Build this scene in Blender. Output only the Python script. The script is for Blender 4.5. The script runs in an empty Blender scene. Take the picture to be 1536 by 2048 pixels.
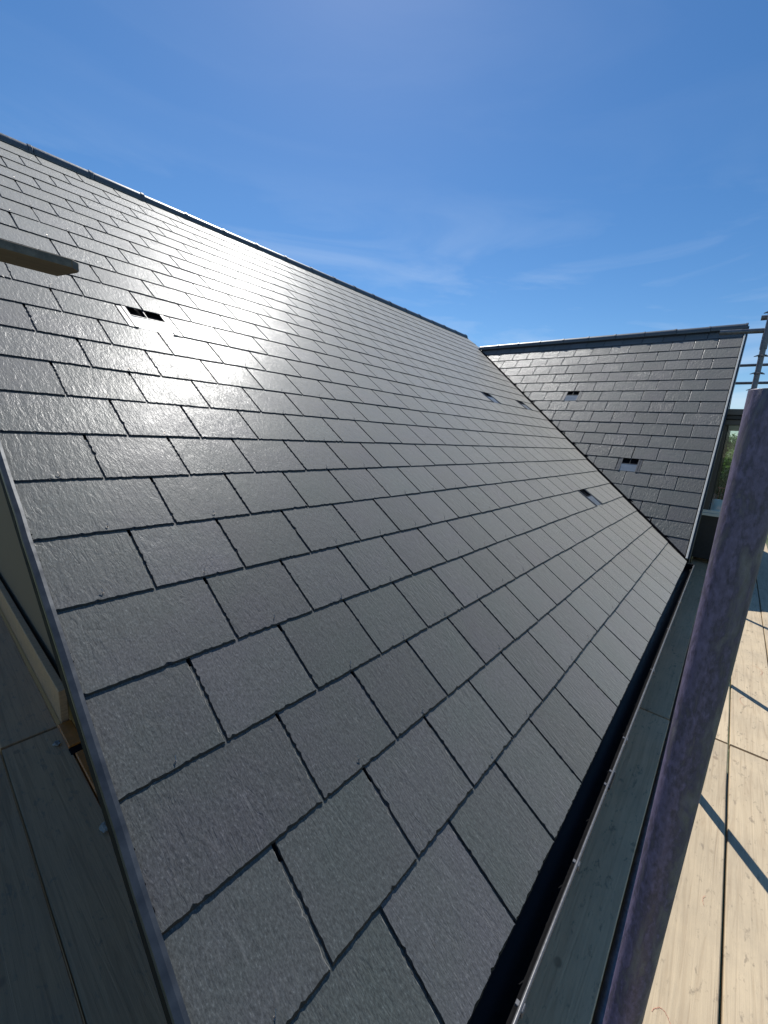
import bpy, bmesh, math, random
from mathutils import Vector, Matrix, noise as mnoise

random.seed(7)
R_ = math.radians
scene = bpy.context.scene
COL = scene.collection

# ------------------------------------------------------------------ camera
CAM_POS = Vector((-0.7601, -0.2384, 1.2283))
ROWS = [(0.6498599399869605, -0.7573037077204522, 0.06459994328944868),
        (-0.10772644039201554, -0.17591060558495947, -0.9784939820372927),
        (0.7523809357237925, 0.6289249185042585, -0.19589888831691127)]
right, down, fwd = [Vector(r) for r in ROWS]
cam_d = bpy.data.cameras.new('camera')
cam = bpy.data.objects.new('camera', cam_d)
COL.objects.link(cam)
M = Matrix.Identity(4)
for i in range(3):
    M[i][0] = right[i]; M[i][1] = -down[i]; M[i][2] = -fwd[i]; M[i][3] = CAM_POS[i]
cam.matrix_world = M
cam_d.sensor_fit = 'VERTICAL'
cam_d.angle = 2 * math.atan(1024 / 819.68)
cam_d.clip_start = 0.02
cam_d.clip_end = 3000
scene.camera = cam
scene.render.resolution_x, scene.render.resolution_y = 768, 1024

# ------------------------------------------------------------------ sky and sun
SUN_AZ, SUN_EL = 47.5, 51.5          # azimuth from +X towards +Y
w = bpy.data.worlds.new('World'); scene.world = w; w.use_nodes = True
nt = w.node_tree; nt.nodes.clear()
sky = nt.nodes.new('ShaderNodeTexSky'); sky.sky_type = 'NISHITA'; sky.sun_disc = False
sky.sun_elevation = R_(SUN_EL); sky.sun_rotation = R_(90 - SUN_AZ)
sky.altitude = 50; sky.air_density = 1.0; sky.dust_density = 0.15; sky.ozone_density = 5.0
bg = nt.nodes.new('ShaderNodeBackground'); bg.inputs['Strength'].default_value = 0.077
out = nt.nodes.new('ShaderNodeOutputWorld')
tc = nt.nodes.new('ShaderNodeTexCoord')
# thin cirrus everywhere in the sky, a procedural veil
mp = nt.nodes.new('ShaderNodeMapping'); mp.inputs['Scale'].default_value = (1.2, 1.6, 7.0)
mp.inputs['Rotation'].default_value = (0.12, 0.05, 0.5)
n1 = nt.nodes.new('ShaderNodeTexNoise'); n1.inputs['Scale'].default_value = 1.6; n1.inputs['Detail'].default_value = 7
n1.inputs['Roughness'].default_value = 0.56; n1.inputs['Distortion'].default_value = 0.7
ramp = nt.nodes.new('ShaderNodeValToRGB')
ramp.color_ramp.elements[0].position = 0.46; ramp.color_ramp.elements[0].color = (0, 0, 0, 1)
ramp.color_ramp.elements[1].position = 0.80; ramp.color_ramp.elements[1].color = (0.62, 0.62, 0.62, 1)
mix = nt.nodes.new('ShaderNodeMixRGB'); mix.inputs[2].default_value = (7.5, 8.3, 9.3, 1)
nt.links.new(tc.outputs['Generated'], mp.inputs['Vector'])
nt.links.new(mp.outputs['Vector'], n1.inputs['Vector'])
nt.links.new(n1.outputs['Fac'], ramp.inputs['Fac'])
sep = nt.nodes.new('ShaderNodeSeparateXYZ'); nt.links.new(tc.outputs['Generated'], sep.inputs[0])
mr = nt.nodes.new('ShaderNodeMapRange'); mr.inputs['From Min'].default_value = 0.10; mr.inputs['From Max'].default_value = 0.46
mr.inputs['To Min'].default_value = 1.0; mr.inputs['To Max'].default_value = 0.05
nt.links.new(sep.outputs['Z'], mr.inputs['Value'])
ml = nt.nodes.new('ShaderNodeMath'); ml.operation = 'MULTIPLY'
nt.links.new(ramp.outputs['Color'], ml.inputs[0]); nt.links.new(mr.outputs[0], ml.inputs[1])
nt.links.new(ml.outputs[0], mix.inputs[0])
hs = nt.nodes.new('ShaderNodeHueSaturation'); hs.inputs['Saturation'].default_value = 1.2
nt.links.new(sky.outputs['Color'], hs.inputs['Color'])
nt.links.new(hs.outputs['Color'], mix.inputs[1])
nt.links.new(mix.outputs['Color'], bg.inputs['Color'])
nt.links.new(bg.outputs['Background'], out.inputs['Surface'])

sd = Vector((math.cos(R_(SUN_EL)) * math.cos(R_(SUN_AZ)), math.cos(R_(SUN_EL)) * math.sin(R_(SUN_AZ)), math.sin(R_(SUN_EL))))
sl = bpy.data.lights.new('sun', 'SUN'); sl.energy = 3.5; sl.angle = R_(0.53); sl.color = (1.0, 0.975, 0.93)
so = bpy.data.objects.new('sun', sl); COL.objects.link(so)
so.rotation_euler = sd.to_track_quat('Z', 'Y').to_euler()
so.location = (6, 8, 12)

vs = scene.view_settings
vs.view_transform = 'Standard'; vs.look = 'None'; vs.gamma = 1.0; vs.exposure = 0.5
vs.use_curve_mapping = False

# ------------------------------------------------------------------ materials
def new_mat(name):
    m = bpy.data.materials.new(name); m.use_nodes = True
    t = m.node_tree
    b = t.nodes['Principled BSDF']
    return m, t, b
def nd(t, kind, **kw):
    n = t.nodes.new(kind)
    for k, v in kw.items():
        if k.startswith('i_'):
            n.inputs[k[2:].replace('_', ' ')].default_value = v
        else:
            setattr(n, k, v)
    return n
def ramp_of(t, stops):
    r = t.nodes.new('ShaderNodeValToRGB')
    el = r.color_ramp.elements
    while len(el) < len(stops): el.new(0.5)
    for e, (p, c) in zip(el, stops):
        e.position = p; e.color = (*c, 1) if len(c) == 3 else c
    return r
def bump(t, height, dist, strength=1.0, prev=None):
    b = nd(t, 'ShaderNodeBump'); b.inputs['Strength'].default_value = strength; b.inputs['Distance'].default_value = dist
    t.links.new(height, b.inputs['Height'])
    if prev is not None: t.links.new(prev, b.inputs['Normal'])
    return b.outputs['Normal']
def noise(t, vec, scale, detail=4, rough=0.55, dist=0.0):
    n = nd(t, 'ShaderNodeTexNoise'); n.inputs['Scale'].default_value = scale
    n.inputs['Detail'].default_value = detail; n.inputs['Roughness'].default_value = rough
    n.inputs['Distortion'].default_value = dist
    t.links.new(vec, n.inputs['Vector']); return n.outputs['Fac']
def mapping(t, vec, scale=(1, 1, 1), rot=(0, 0, 0)):
    m = nd(t, 'ShaderNodeMapping'); m.inputs['Scale'].default_value = scale; m.inputs['Rotation'].default_value = rot
    t.links.new(vec, m.inputs['Vector']); return m.outputs['Vector']
def mixc(t, fac, a, b, mode='MIX'):
    m = nd(t, 'ShaderNodeMixRGB', blend_type=mode)
    for s, x in zip((0, 1, 2), (fac, a, b)):
        if hasattr(x, 'links'): t.links.new(x, m.inputs[s])
        elif isinstance(x, (int, float)): m.inputs[s].default_value = x
        else: m.inputs[s].default_value = (*x, 1) if len(x) == 3 else x
    return m.outputs[0]
def math_(t, op, a, b=None):
    m = nd(t, 'ShaderNodeMath', operation=op)
    for s, x in zip((0, 1), (a, b)):
        if x is None: continue
        if hasattr(x, 'links'): t.links.new(x, m.inputs[s])
        else: m.inputs[s].default_value = x
    return m.outputs[0]
def rnd_coords(t, spread=37.0):
    """object coordinates shifted by a per-piece random number"""
    c = nd(t, 'ShaderNodeTexCoord'); oi = nd(t, 'ShaderNodeObjectInfo')
    at = nd(t, 'ShaderNodeAttribute', attribute_name='rnd')
    r = math_(t, 'FRACT', math_(t, 'ADD', oi.outputs['Random'], at.outputs['Fac']))
    s = math_(t, 'MULTIPLY', r, spread)
    cx = nd(t, 'ShaderNodeCombineXYZ')
    for i in range(3): t.links.new(math_(t, 'MULTIPLY', s, (1.0, 0.71, 0.43)[i]), cx.inputs[i])
    v = nd(t, 'ShaderNodeVectorMath', operation='ADD')
    t.links.new(c.outputs['Object'], v.inputs[0]); t.links.new(cx.outputs[0], v.inputs[1])
    return v.outputs[0], r

def slate_material(name='slate', relief=1.0, gloss=1.0):
    m, t, b = new_mat(name)
    v, r = rnd_coords(t)
    # colour: blue grey with greenish and purplish clouds
    c1 = noise(t, v, 3.1, 5, 0.6)
    tone = ramp_of(t, [(0.28, (0.079, 0.091, 0.084)), (0.5, (0.086, 0.091, 0.088)), (0.72, (0.091, 0.089, 0.095))])
    t.links.new(math_(t, 'ADD', math_(t, 'MULTIPLY', c1, 0.84), math_(t, 'MULTIPLY', r, 0.14)), tone.inputs['Fac'])
    r2 = math_(t, 'FRACT', math_(t, 'MULTIPLY', r, 17.31))
    val = math_(t, 'ADD', 0.88, math_(t, 'MULTIPLY', r2, 0.26))
    hv = nd(t, 'ShaderNodeHueSaturation'); t.links.new(tone.outputs['Color'], hv.inputs['Color']); t.links.new(val, hv.inputs['Value'])
    fine = noise(t, mapping(t, v, (1, 0.45, 1)), 260, 3, 0.7)
    fr = ramp_of(t, [(0.36, (0.66, 0.66, 0.66)), (0.5, (0.98, 0.98, 0.98)), (0.62, (1.2, 1.2, 1.2)), (0.70, (1.9, 1.9, 1.88))])
    t.links.new(fine, fr.inputs['Fac'])
    col = mixc(t, 1.0, hv.outputs['Color'], fr.outputs['Color'], 'MULTIPLY')
    # pale scuffs
    sc = noise(t, mapping(t, v, (1.0, 0.16, 1.0), (0, 0, 0.35)), 34, 2, 0.4, 1.6)
    sr = ramp_of(t, [(0.70, (0, 0, 0)), (0.78, (0.5, 0.5, 0.5))]); t.links.new(sc, sr.inputs['Fac'])
    col = mixc(t, math_(t, 'MULTIPLY', sr.outputs['Color'], 0.55), col, (0.17, 0.17, 0.165))
    t.links.new(col, b.inputs['Base Color'])
    # riven relief: long ripples running up the slope, broken crests, fine grain
    amp = math_(t, 'ADD', 0.65, math_(t, 'MULTIPLY', math_(t, 'FRACT', math_(t, 'MULTIPLY', r, 7.77)), 0.55))   # each slate is riven differently
    big = noise(t, mapping(t, v, (1.0, 0.33, 1.0), (0, 0, 0.06)), 34, 6, 0.62, 0.5)
    crest = math_(t, 'ABSOLUTE', math_(t, 'SUBTRACT', noise(t, mapping(t, v, (1.0, 0.25, 1.0), (0, 0, -0.05)), 24, 4, 0.55, 1.0), 0.5))
    crest = math_(t, 'MINIMUM', math_(t, 'MULTIPLY', crest, 16.0), 1.0)
    patch = noise(t, v, 6, 2)
    pm = ramp_of(t, [(0.46, (0, 0, 0)), (0.62, (1, 1, 1))]); t.links.new(noise(t, v, 9, 2), pm.inputs['Fac'])
    crest = math_(t, 'MULTIPLY', math_(t, 'SUBTRACT', crest, 1.0), pm.outputs['Color'])
    grain = noise(t, mapping(t, v, (1, 0.7, 1)), 150, 4, 0.7)
    big2 = noise(t, mapping(t, v, (1.0, 0.28, 1.0), (0, 0, 0.03)), 74, 4, 0.6, 0.6)
    n_ = bump(t, math_(t, 'MULTIPLY', big, amp), 0.0013 * relief, 1.0)
    rip = noise(t, mapping(t, v, (1.0, 0.22, 1.0), (0, 0, -0.04)), 135, 3, 0.55, 0.8)
    n_ = bump(t, math_(t, 'MULTIPLY', big2, amp), 0.0022 * (0.5 + 0.5 * relief), 1.0, n_)
    n_ = bump(t, rip, 0.0007, 1.0, n_)
    n_ = bump(t, math_(t, 'MULTIPLY', crest, amp), 0.0005, 1.0, n_)
    n_ = bump(t, grain, 0.00045, 1.0, n_)
    b2 = nd(t, 'ShaderNodeBsdfPrincipled')
    t.links.new(col, b2.inputs['Base Color'])
    for bb, lo, hi, sp in ((b, 0.21, 0.27, 0.055), (b2, 0.46, 0.58, 0.33)):
        t.links.new(n_, bb.inputs['Normal'])
        rr = ramp_of(t, [(0.3, (lo,) * 3), (0.7, (hi,) * 3)]); t.links.new(patch, rr.inputs['Fac'])
        t.links.new(rr.outputs['Color'], bb.inputs['Roughness'])
        bb.inputs['IOR'].default_value = 1.45
        bb.inputs['Specular IOR Level'].default_value = sp * gloss
        bb.inputs['Sheen Weight'].default_value = 0.54; bb.inputs['Sheen Roughness'].default_value = 0.45
        bb.inputs['Sheen Tint'].default_value = (1.0, 0.95, 0.86, 1)
    ms = nd(t, 'ShaderNodeMixShader'); ms.inputs[0].default_value = 0.5
    t.links.new(b.outputs[0], ms.inputs[1]); t.links.new(b2.outputs[0], ms.inputs[2])
    t.links.new(ms.outputs[0], t.nodes['Material Output'].inputs['Surface'])
    return m
def slate_edge_material():
    m, t, b = new_mat('slate_edge')
    v, r = rnd_coords(t)
    n_ = noise(t, v, 120, 4, 0.7)
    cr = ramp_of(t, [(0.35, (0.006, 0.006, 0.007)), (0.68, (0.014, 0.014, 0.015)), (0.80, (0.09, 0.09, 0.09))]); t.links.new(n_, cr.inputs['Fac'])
    t.links.new(cr.outputs['Color'], b.inputs['Base Color'])
    b.inputs['Roughness'].default_value = 0.4; b.inputs['Specular IOR Level'].default_value = 0.4
    t.links.new(bump(t, n_, 0.002, 1.0), b.inputs['Normal'])
    return m
def simple(name, col, rough=0.5, metal=0.0, nscale=30, var=0.25, bdist=0.0006, spec=None, stretch=(1, 1, 1)):
    m, t, b = new_mat(name)
    v, r = rnd_coords(t)
    n_ = noise(t, mapping(t, v, stretch), nscale, 5, 0.6)
    a = tuple(c * (1 - var) for c in col); c2 = tuple(min(1, c * (1 + var)) for c in col)
    cr = ramp_of(t, [(0.3, a), (0.7, c2)]); t.links.new(n_, cr.inputs['Fac'])
    t.links.new(cr.outputs['Color'], b.inputs['Base Color'])
    rr = ramp_of(t, [(0.3, (rough * 0.8,) * 3), (0.7, (min(1, rough * 1.2),) * 3)]); t.links.new(n_, rr.inputs['Fac'])
    t.links.new(rr.outputs['Color'], b.inputs['Roughness'])
    b.inputs['Metallic'].default_value = metal
    if spec is not None: b.inputs['Specular IOR Level'].default_value = spec
    if bdist: t.links.new(bump(t, n_, bdist), b.inputs['Normal'])
    return m
def board_material(name, base, dark, dirt):
    m, t, b = new_mat(name)
    v, r = rnd_coords(t, 53)
    gv = mapping(t, v, (0.35, 9.0, 9.0))          # grain along the board
    g1 = noise(t, gv, 6, 6, 0.6, 1.2)
    cr = ramp_of(t, [(0.25, dark), (0.5, base), (0.75, tuple(c * 1.12 for c in base))]); t.links.new(g1, cr.inputs['Fac'])
    r2 = math_(t, 'FRACT', math_(t, 'MULTIPLY', r, 11.7))
    hv = nd(t, 'ShaderNodeHueSaturation'); t.links.new(cr.outputs['Color'], hv.inputs['Color'])
    t.links.new(math_(t, 'ADD', 0.88, math_(t, 'MULTIPLY', r2, 0.2)), hv.inputs['Value'])
    # scattered scuffs and nicks
    s1 = noise(t, mapping(t, v, (1.0, 2.4, 1.0), (0, 0, 0.5)), 17, 7, 0.66, 0.3)
    sr = ramp_of(t, [(0.575, (0, 0, 0)), (0.66, (1, 1, 1))]); t.links.new(s1, sr.inputs['Fac'])
    col = mixc(t, math_(t, 'MULTIPLY', sr.outputs['Color'], 0.55), hv.outputs['Color'], (0.17, 0.13, 0.09))
    s2 = noise(t, v, 3.2, 5, 0.65)
    dr = ramp_of(t, [(0.42, (0, 0, 0)), (0.75, (1, 1, 1))]); t.links.new(s2, dr.inputs['Fac'])
    col = mixc(t, math_(t, 'MULTIPLY', dr.outputs['Color'], dirt), col, (0.20, 0.17, 0.13))
    # knots
    vo = nd(t, 'ShaderNodeTexVoronoi'); vo.inputs['Scale'].default_value = 4.2
    t.links.new(mapping(t, v, (1.0, 1.3, 0.3)), vo.inputs['Vector'])
    kr = ramp_of(t, [(0.05, (1, 1, 1)), (0.085, (0, 0, 0))]); t.links.new(vo.outputs['Distance'], kr.inputs['Fac'])
    col = mixc(t, math_(t, 'MULTIPLY', kr.outputs['Color'], 0.5), col, (0.16, 0.10, 0.06))
    t.links.new(col, b.inputs['Base Color'])
    b.inputs['Roughness'].default_value = 0.72
    n_ = bump(t, g1, 0.0016)
    n_ = bump(t, s1, 0.001, 0.6, n_)
    t.links.new(n_, b.inputs['Normal'])
    return m
def tube_paint():
    m, t, b = new_mat('worn_purple_paint')
    c = nd(t, 'ShaderNodeTexCoord'); v = c.outputs['Object']
    big = noise(t, mapping(t, v, (1, 1, 0.28)), 34, 6, 0.68, 0.5)
    fine = noise(t, mapping(t, v, (1, 1, 0.45)), 170, 4, 0.7)
    sx = nd(t, 'ShaderNodeSeparateXYZ'); t.links.new(v, sx.inputs[0])
    # one side of the tube has kept more paint than the other
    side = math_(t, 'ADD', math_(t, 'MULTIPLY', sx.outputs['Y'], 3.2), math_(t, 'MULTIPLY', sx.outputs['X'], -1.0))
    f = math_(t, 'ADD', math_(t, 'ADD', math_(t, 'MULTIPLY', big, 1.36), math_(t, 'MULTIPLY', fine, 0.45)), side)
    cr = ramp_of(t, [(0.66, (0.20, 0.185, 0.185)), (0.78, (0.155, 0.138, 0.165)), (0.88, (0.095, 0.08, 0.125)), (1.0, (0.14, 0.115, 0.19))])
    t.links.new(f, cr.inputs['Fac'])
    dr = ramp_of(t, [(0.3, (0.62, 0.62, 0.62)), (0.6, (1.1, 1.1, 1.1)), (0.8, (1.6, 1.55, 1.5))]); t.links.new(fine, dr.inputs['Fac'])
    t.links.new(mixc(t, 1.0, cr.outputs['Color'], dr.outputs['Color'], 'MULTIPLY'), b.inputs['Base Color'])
    b.inputs['Roughness'].default_value = 0.46
    n_ = bump(t, big, 0.0016); n_ = bump(t, fine, 0.0007, 1, n_)
    t.links.new(n_, b.inputs['Normal'])
    return m
def glass_material():
    m, t, b = new_mat('window_glass')
    b.inputs['Base Color'].default_value = (0.93, 0.96, 0.95, 1)
    tr = nd(t, 'ShaderNodeBsdfTransparent'); tr.inputs['Color'].default_value = (0.9, 0.93, 0.92, 1)
    gl = nd(t, 'ShaderNodeBsdfGlossy'); gl.inputs['Roughness'].default_value = 0.02
    fr = nd(t, 'ShaderNodeFresnel'); fr.inputs['IOR'].default_value = 1.45
    mx = nd(t, 'ShaderNodeMixShader')
    t.links.new(fr.outputs[0], mx.inputs[0]); t.links.new(tr.outputs[0], mx.inputs[1]); t.links.new(gl.outputs[0], mx.inputs[2])
    t.links.new(mx.outputs[0], t.nodes['Material Output'].inputs['Surface'])
    return m
def leaf_material(name, a, c):
    m, t, b = new_mat(name)
    at = nd(t, 'ShaderNodeAttribute', attribute_name='rnd')
    cr = ramp_of(t, [(0.0, a), (1.0, c)]); t.links.new(at.outputs['Fac'], cr.inputs['Fac'])
    t.links.new(cr.outputs['Color'], b.inputs['Base Color']); b.inputs['Roughness'].default_value = 0.55
    tl = nd(t, 'ShaderNodeBsdfTranslucent'); t.links.new(cr.outputs['Color'], tl.inputs['Color'])
    mx = nd(t, 'ShaderNodeMixShader'); mx.inputs[0].default_value = 0.45
    t.links.new(b.outputs[0], mx.inputs[1]); t.links.new(tl.outputs[0], mx.inputs[2]); t.links.new(mx.outputs[0], t.nodes['Material Output'].inputs['Surface'])
    return m
def ground_material():
    m, t, b = new_mat('rough_grass_ground')
    c = nd(t, 'ShaderNodeTexCoord'); v = c.outputs['Object']
    n_ = noise(t, v, 0.35, 8, 0.65)
    cr = ramp_of(t, [(0.3, (0.045, 0.075, 0.022)), (0.5, (0.09, 0.11, 0.04)), (0.68, (0.22, 0.19, 0.13))]); t.links.new(n_, cr.inputs['Fac'])
    t.links.new(cr.outputs['Color'], b.inputs['Base Color']); b.inputs['Roughness'].default_value = 0.9
    t.links.new(bump(t, noise(t, v, 7, 5), 0.05), b.inputs['Normal'])
    return m

MAT = dict(
    slate=slate_material(), slate_w=slate_material('rippled_slate', 2.4, 2.6), edge=slate_edge_material(),
    under=simple('roofing_underlay', (0.02, 0.02, 0.022), 0.8),
    ridge=simple('ridge_tile', (0.085, 0.10, 0.115), 0.42, nscale=60, var=0.2, bdist=0.0008),
    valley_black=simple('valley_shade', (0.006, 0.006, 0.007), 0.9, spec=0.0),
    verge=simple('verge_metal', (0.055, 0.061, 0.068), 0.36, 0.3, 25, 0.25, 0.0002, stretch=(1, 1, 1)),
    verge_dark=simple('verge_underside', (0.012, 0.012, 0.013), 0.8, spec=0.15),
    verge_light=simple('verge_sunlit', (0.62, 0.60, 0.54), 0.45, 0.0, 20, 0.1),
    gutter=simple('gutter_plastic', (0.010, 0.010, 0.011), 0.42, 0.0, 60, 0.15, 0.0002, spec=0.16),
    clip=simple('gutter_clip', (0.11, 0.11, 0.115), 0.3, 0.0, 60, 0.2, 0.0003),
    fascia=simple('fascia_board', (0.03, 0.03, 0.033), 0.5),
    wall=simple('rendered_wall', (0.19, 0.13, 0.08), 0.85, 0, 90, 0.15, 0.0012),
    gwall=simple('gable_cladding', (0.10, 0.10, 0.09), 0.7, 0, 40, 0.15),
    vent_sill=simple('vent_sill_plastic', (0.22, 0.25, 0.28), 0.24, 0.0, 20, 0.08, 0.0),
    vent=simple('vent_plastic', (0.055, 0.06, 0.066), 0.45, 0.0, 20, 0.08, 0.0),
    grille=simple('vent_grille', (0.008, 0.008, 0.009), 0.9, spec=0.05),
    rivet=simple('copper_rivet', (0.30, 0.27, 0.24), 0.3, 0.9, 200, 0.3),
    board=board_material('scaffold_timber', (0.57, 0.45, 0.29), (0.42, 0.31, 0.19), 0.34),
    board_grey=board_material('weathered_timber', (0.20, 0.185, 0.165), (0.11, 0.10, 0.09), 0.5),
    board_shade=board_material('shade_lifted_timber', (0.76, 0.49, 0.265), (0.60, 0.37, 0.19), 0.25),  # lighter, warmer copy of the sunlit timber, offsets the blue shade
    board_dark=board_material('shade_timber', (0.47, 0.275, 0.14), (0.32, 0.18, 0.088), 0.25),  # shade put into the timber colour, warmed against blue skylight
    plank=board_material('plank_timber', (0.165, 0.115, 0.068), (0.11, 0.075, 0.045), 0.1),
    plank_edge=simple('plank_weathered_edge', (0.12, 0.115, 0.10), 0.8, 0, 50, 0.5, 0.002),
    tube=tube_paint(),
    steel=simple('galvanised_tube', (0.16, 0.165, 0.18), 0.42, 0.5, 40, 0.3, 0.0004),
    frame=simple('bronze_frame', (0.10, 0.088, 0.078), 0.4, 0.2, 30, 0.12),
    frame_dark=simple('dark_frame', (0.03, 0.027, 0.025), 0.45),
    sill=simple('pale_sill', (0.85, 0.80, 0.68), 0.4, 0.0, 30, 0.06),
    glass=glass_material(),
    orange=simple('orange_plastic', (0.42, 0.13, 0.015), 0.5, 0, 30, 0.2),
    white=simple('pale_plaster', (0.26, 0.24, 0.21), 0.8, 0, 60, 0.2),
    ground=ground_material(),
    bark=simple('bark', (0.09, 0.07, 0.05), 0.9, 0, 20, 0.4, 0.01),
    leaf_a=leaf_material('leaves_mid', (0.08, 0.15, 0.03), (0.19, 0.30, 0.07)),
    leaf_b=leaf_material('leaves_dark', (0.016, 0.036, 0.014), (0.045, 0.075, 0.025)),
    rust=simple('red_fence_steel', (0.22, 0.045, 0.04), 0.5, 0, 20, 0.3),
    brick=simple('pink_brick', (0.55, 0.26, 0.22), 0.85, 0, 15, 0.3, 0.004),
    wrap=simple('pale_wrap', (0.7, 0.66, 0.64), 0.35, 0, 10, 0.15),
)

# ------------------------------------------------------------------ helpers
def link(o): COL.objects.link(o); return o
def obj(name, mesh, mats, parent=None, loc=(0, 0, 0), rot=None):
    o = link(bpy.data.objects.new(name, mesh))
    if mats is not None and mesh is not None and not mesh.materials:
        for m in (mats if isinstance(mats, (list, tuple)) else [mats]): mesh.materials.append(MAT[m] if isinstance(m, str) else m)
    o.location = loc
    if rot is not None: o.rotation_euler = rot
    if parent is not None: o.parent = parent
    return o
def empty(name, loc=(0, 0, 0), parent=None):
    o = link(bpy.data.objects.new(name, None)); o.location = loc; o.empty_display_size = 0.2
    if parent is not None: o.parent = parent
    return o
def tag(o, label, cat=None, group=None, kind=None):
    if label: o['label'] = label
    if cat: o['category'] = cat
    if group: o['group'] = group
    if kind: o['kind'] = kind
    return o
def to_mesh(name, bm, smooth=False, angle=None):
    bmesh.ops.recalc_face_normals(bm, faces=bm.faces)
    me = bpy.data.meshes.new(name); bm.to_mesh(me); bm.free()
    if smooth:
        me.polygons.foreach_set('use_smooth', [True] * len(me.polygons))
        if angle: me.set_sharp_from_angle(angle=angle)
    return me
def box_bm(bm, lo, hi, bevel=0.0, mat=0):
    x0, y0, z0 = lo; x1, y1, z1 = hi
    vv = [bm.verts.new(p) for p in ((x0, y0, z0), (x1, y0, z0), (x1, y1, z0), (x0, y1, z0), (x0, y0, z1), (x1, y0, z1), (x1, y1, z1), (x0, y1, z1))]
    fs = [bm.faces.new([vv[i] for i in q]) for q in ((0, 3, 2, 1), (4, 5, 6, 7), (0, 1, 5, 4), (1, 2, 6, 5), (2, 3, 7, 6), (3, 0, 4, 7))]
    for f in fs: f.material_index = mat
    if bevel:
        es = list({e for f in fs for e in f.edges})
        bmesh.ops.bevel(bm, geom=es, offset=bevel, segments=1, affect='EDGES', profile=0.5)
    return fs
def box_mesh(name, lo, hi, bevel=0.0):
    bm = bmesh.new(); box_bm(bm, lo, hi, bevel); return to_mesh(name, bm)
def tube_bm(bm, p0, p1, r, seg=16, cap=True, wall=0.0):
    p0, p1 = Vector(p0), Vector(p1); d = (p1 - p0).normalized()
    a = d.orthogonal().normalized(); b = d.cross(a)
    rings = []
    radii = [(p0, r), (p1, r)]
    if wall: radii += [(p1, r - wall), (p1 - d * min(0.3, (p1 - p0).length * .5), r - wall)]
    for p, rr in radii:
        rings.append([bm.verts.new(p + (a * math.cos(2 * math.pi * i / seg) + b * math.sin(2 * math.pi * i / seg)) * rr) for i in range(seg)])
    for r0, r1 in zip(rings, rings[1:]):
        for i in range(seg): bm.faces.new((r0[i], r0[(i + 1) % seg], r1[(i + 1) % seg], r1[i]))
    if cap:
        bm.faces.new(rings[0][::-1]); bm.faces.new(rings[-1])
def tube_mesh(name, p0, p1, r, seg=16, wall=0.0):
    bm = bmesh.new(); tube_bm(bm, p0, p1, r, seg, True, wall); return to_mesh(name, bm, True, R_(40))
def extrude_profile(name, pts, x0, x1, closed=True, smooth=False, axis='X', cuts=0, jitter=0):
    """profile of (y, z) points run along X from x0 to x1"""
    bm = bmesh.new(); rings = []
    n = cuts + 1
    for k in range(n + 1):
        x = x0 + (x1 - x0) * k / n
        j = (random.uniform(-jitter, jitter), random.uniform(-jitter, jitter)) if 0 < k < n else (0, 0)
        rings.append([bm.verts.new((x, p[0] + j[0], p[1] + j[1])) for p in pts])
    m = len(pts)
    for r0, r1 in zip(rings, rings[1:]):
        for i in range(m if closed else m - 1):
            bm.faces.new((r0[i], r0[(i + 1) % m], r1[(i + 1) % m], r1[i]))
    if closed: bm.faces.new(rings[0][::-1]); bm.faces.new(rings[-1])
    return to_mesh(name, bm, smooth, R_(35) if smooth else None)

# ------------------------------------------------------------------ dimensions
PITCH = R_(34.6); G = 0.25; SW = 0.30                # gauge and slate width of the main roof
TP = math.tan(PITCH)
WP = R_(47.38); WG = 0.93957 * 0.25; WX = 5.0025     # cross gable: pitch, gauge, x of its eave
RIDGE_Y = 5.035; V_RIDGE = RIDGE_Y / math.cos(PITCH)
VERGE_X = -0.546
MAIN_END = 8.06
W_RIDGE_M = 17.0 * 0.25                              # slope length of the gable roof
W_RX = WX + W_RIDGE_M * math.cos(WP); W_RZ = W_RIDGE_M * math.sin(WP)
DECK_Z = -0.422
GROUND_Z = -5.2
VAL_K = TP / math.tan(WP)                            # valley: x = WX + VAL_K * y
def valley_x(y): return WX + VAL_K * y

# ------------------------------------------------------------------ ground
bm = bmesh.new()
N_ = 40
for i in range(N_ + 1):
    for j in range(N_ + 1):
        x = -600 + 1200 * i / N_; y = -600 + 1200 * j / N_
        bm.verts.new((x, y, 0))
bm.verts.ensure_lookup_table()
for i in range(N_):
    for j in range(N_):
        a = i * (N_ + 1) + j
        bm.faces.new((bm.verts[a], bm.verts[a + N_ + 1], bm.verts[a + N_ + 2], bm.verts[a + 1]))
tag(obj('ground', to_mesh('ground', bm), 'ground', loc=(0, 0, GROUND_Z)), 'rough grassy ground far below the scaffold', kind='structure')

# ------------------------------------------------------------------ house: walls and roof deck
house = tag(empty('house', (0, 0, GROUND_Z)), 'long building with a dark slate roof slope filling the picture', 'building')
def on_house(p): return Vector(p) - Vector((0, 0, GROUND_Z))
bm = bmesh.new()
WALL_X = -0.29
zc = lambda y: y * TP - 0.05
prof = [(0.05, GROUND_Z), (0.05, zc(0.05)), (RIDGE_Y, zc(RIDGE_Y)), (2 * RIDGE_Y - 0.05, zc(0.05)), (2 * RIDGE_Y - 0.05, GROUND_Z)]
me = extrude_profile('wall', [(y, z - GROUND_Z) for y, z in prof], WALL_X, MAIN_END - 0.12)
obj('wall', me, 'wall', house)

main_roof = obj('main_roof', None, None, house)
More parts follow.
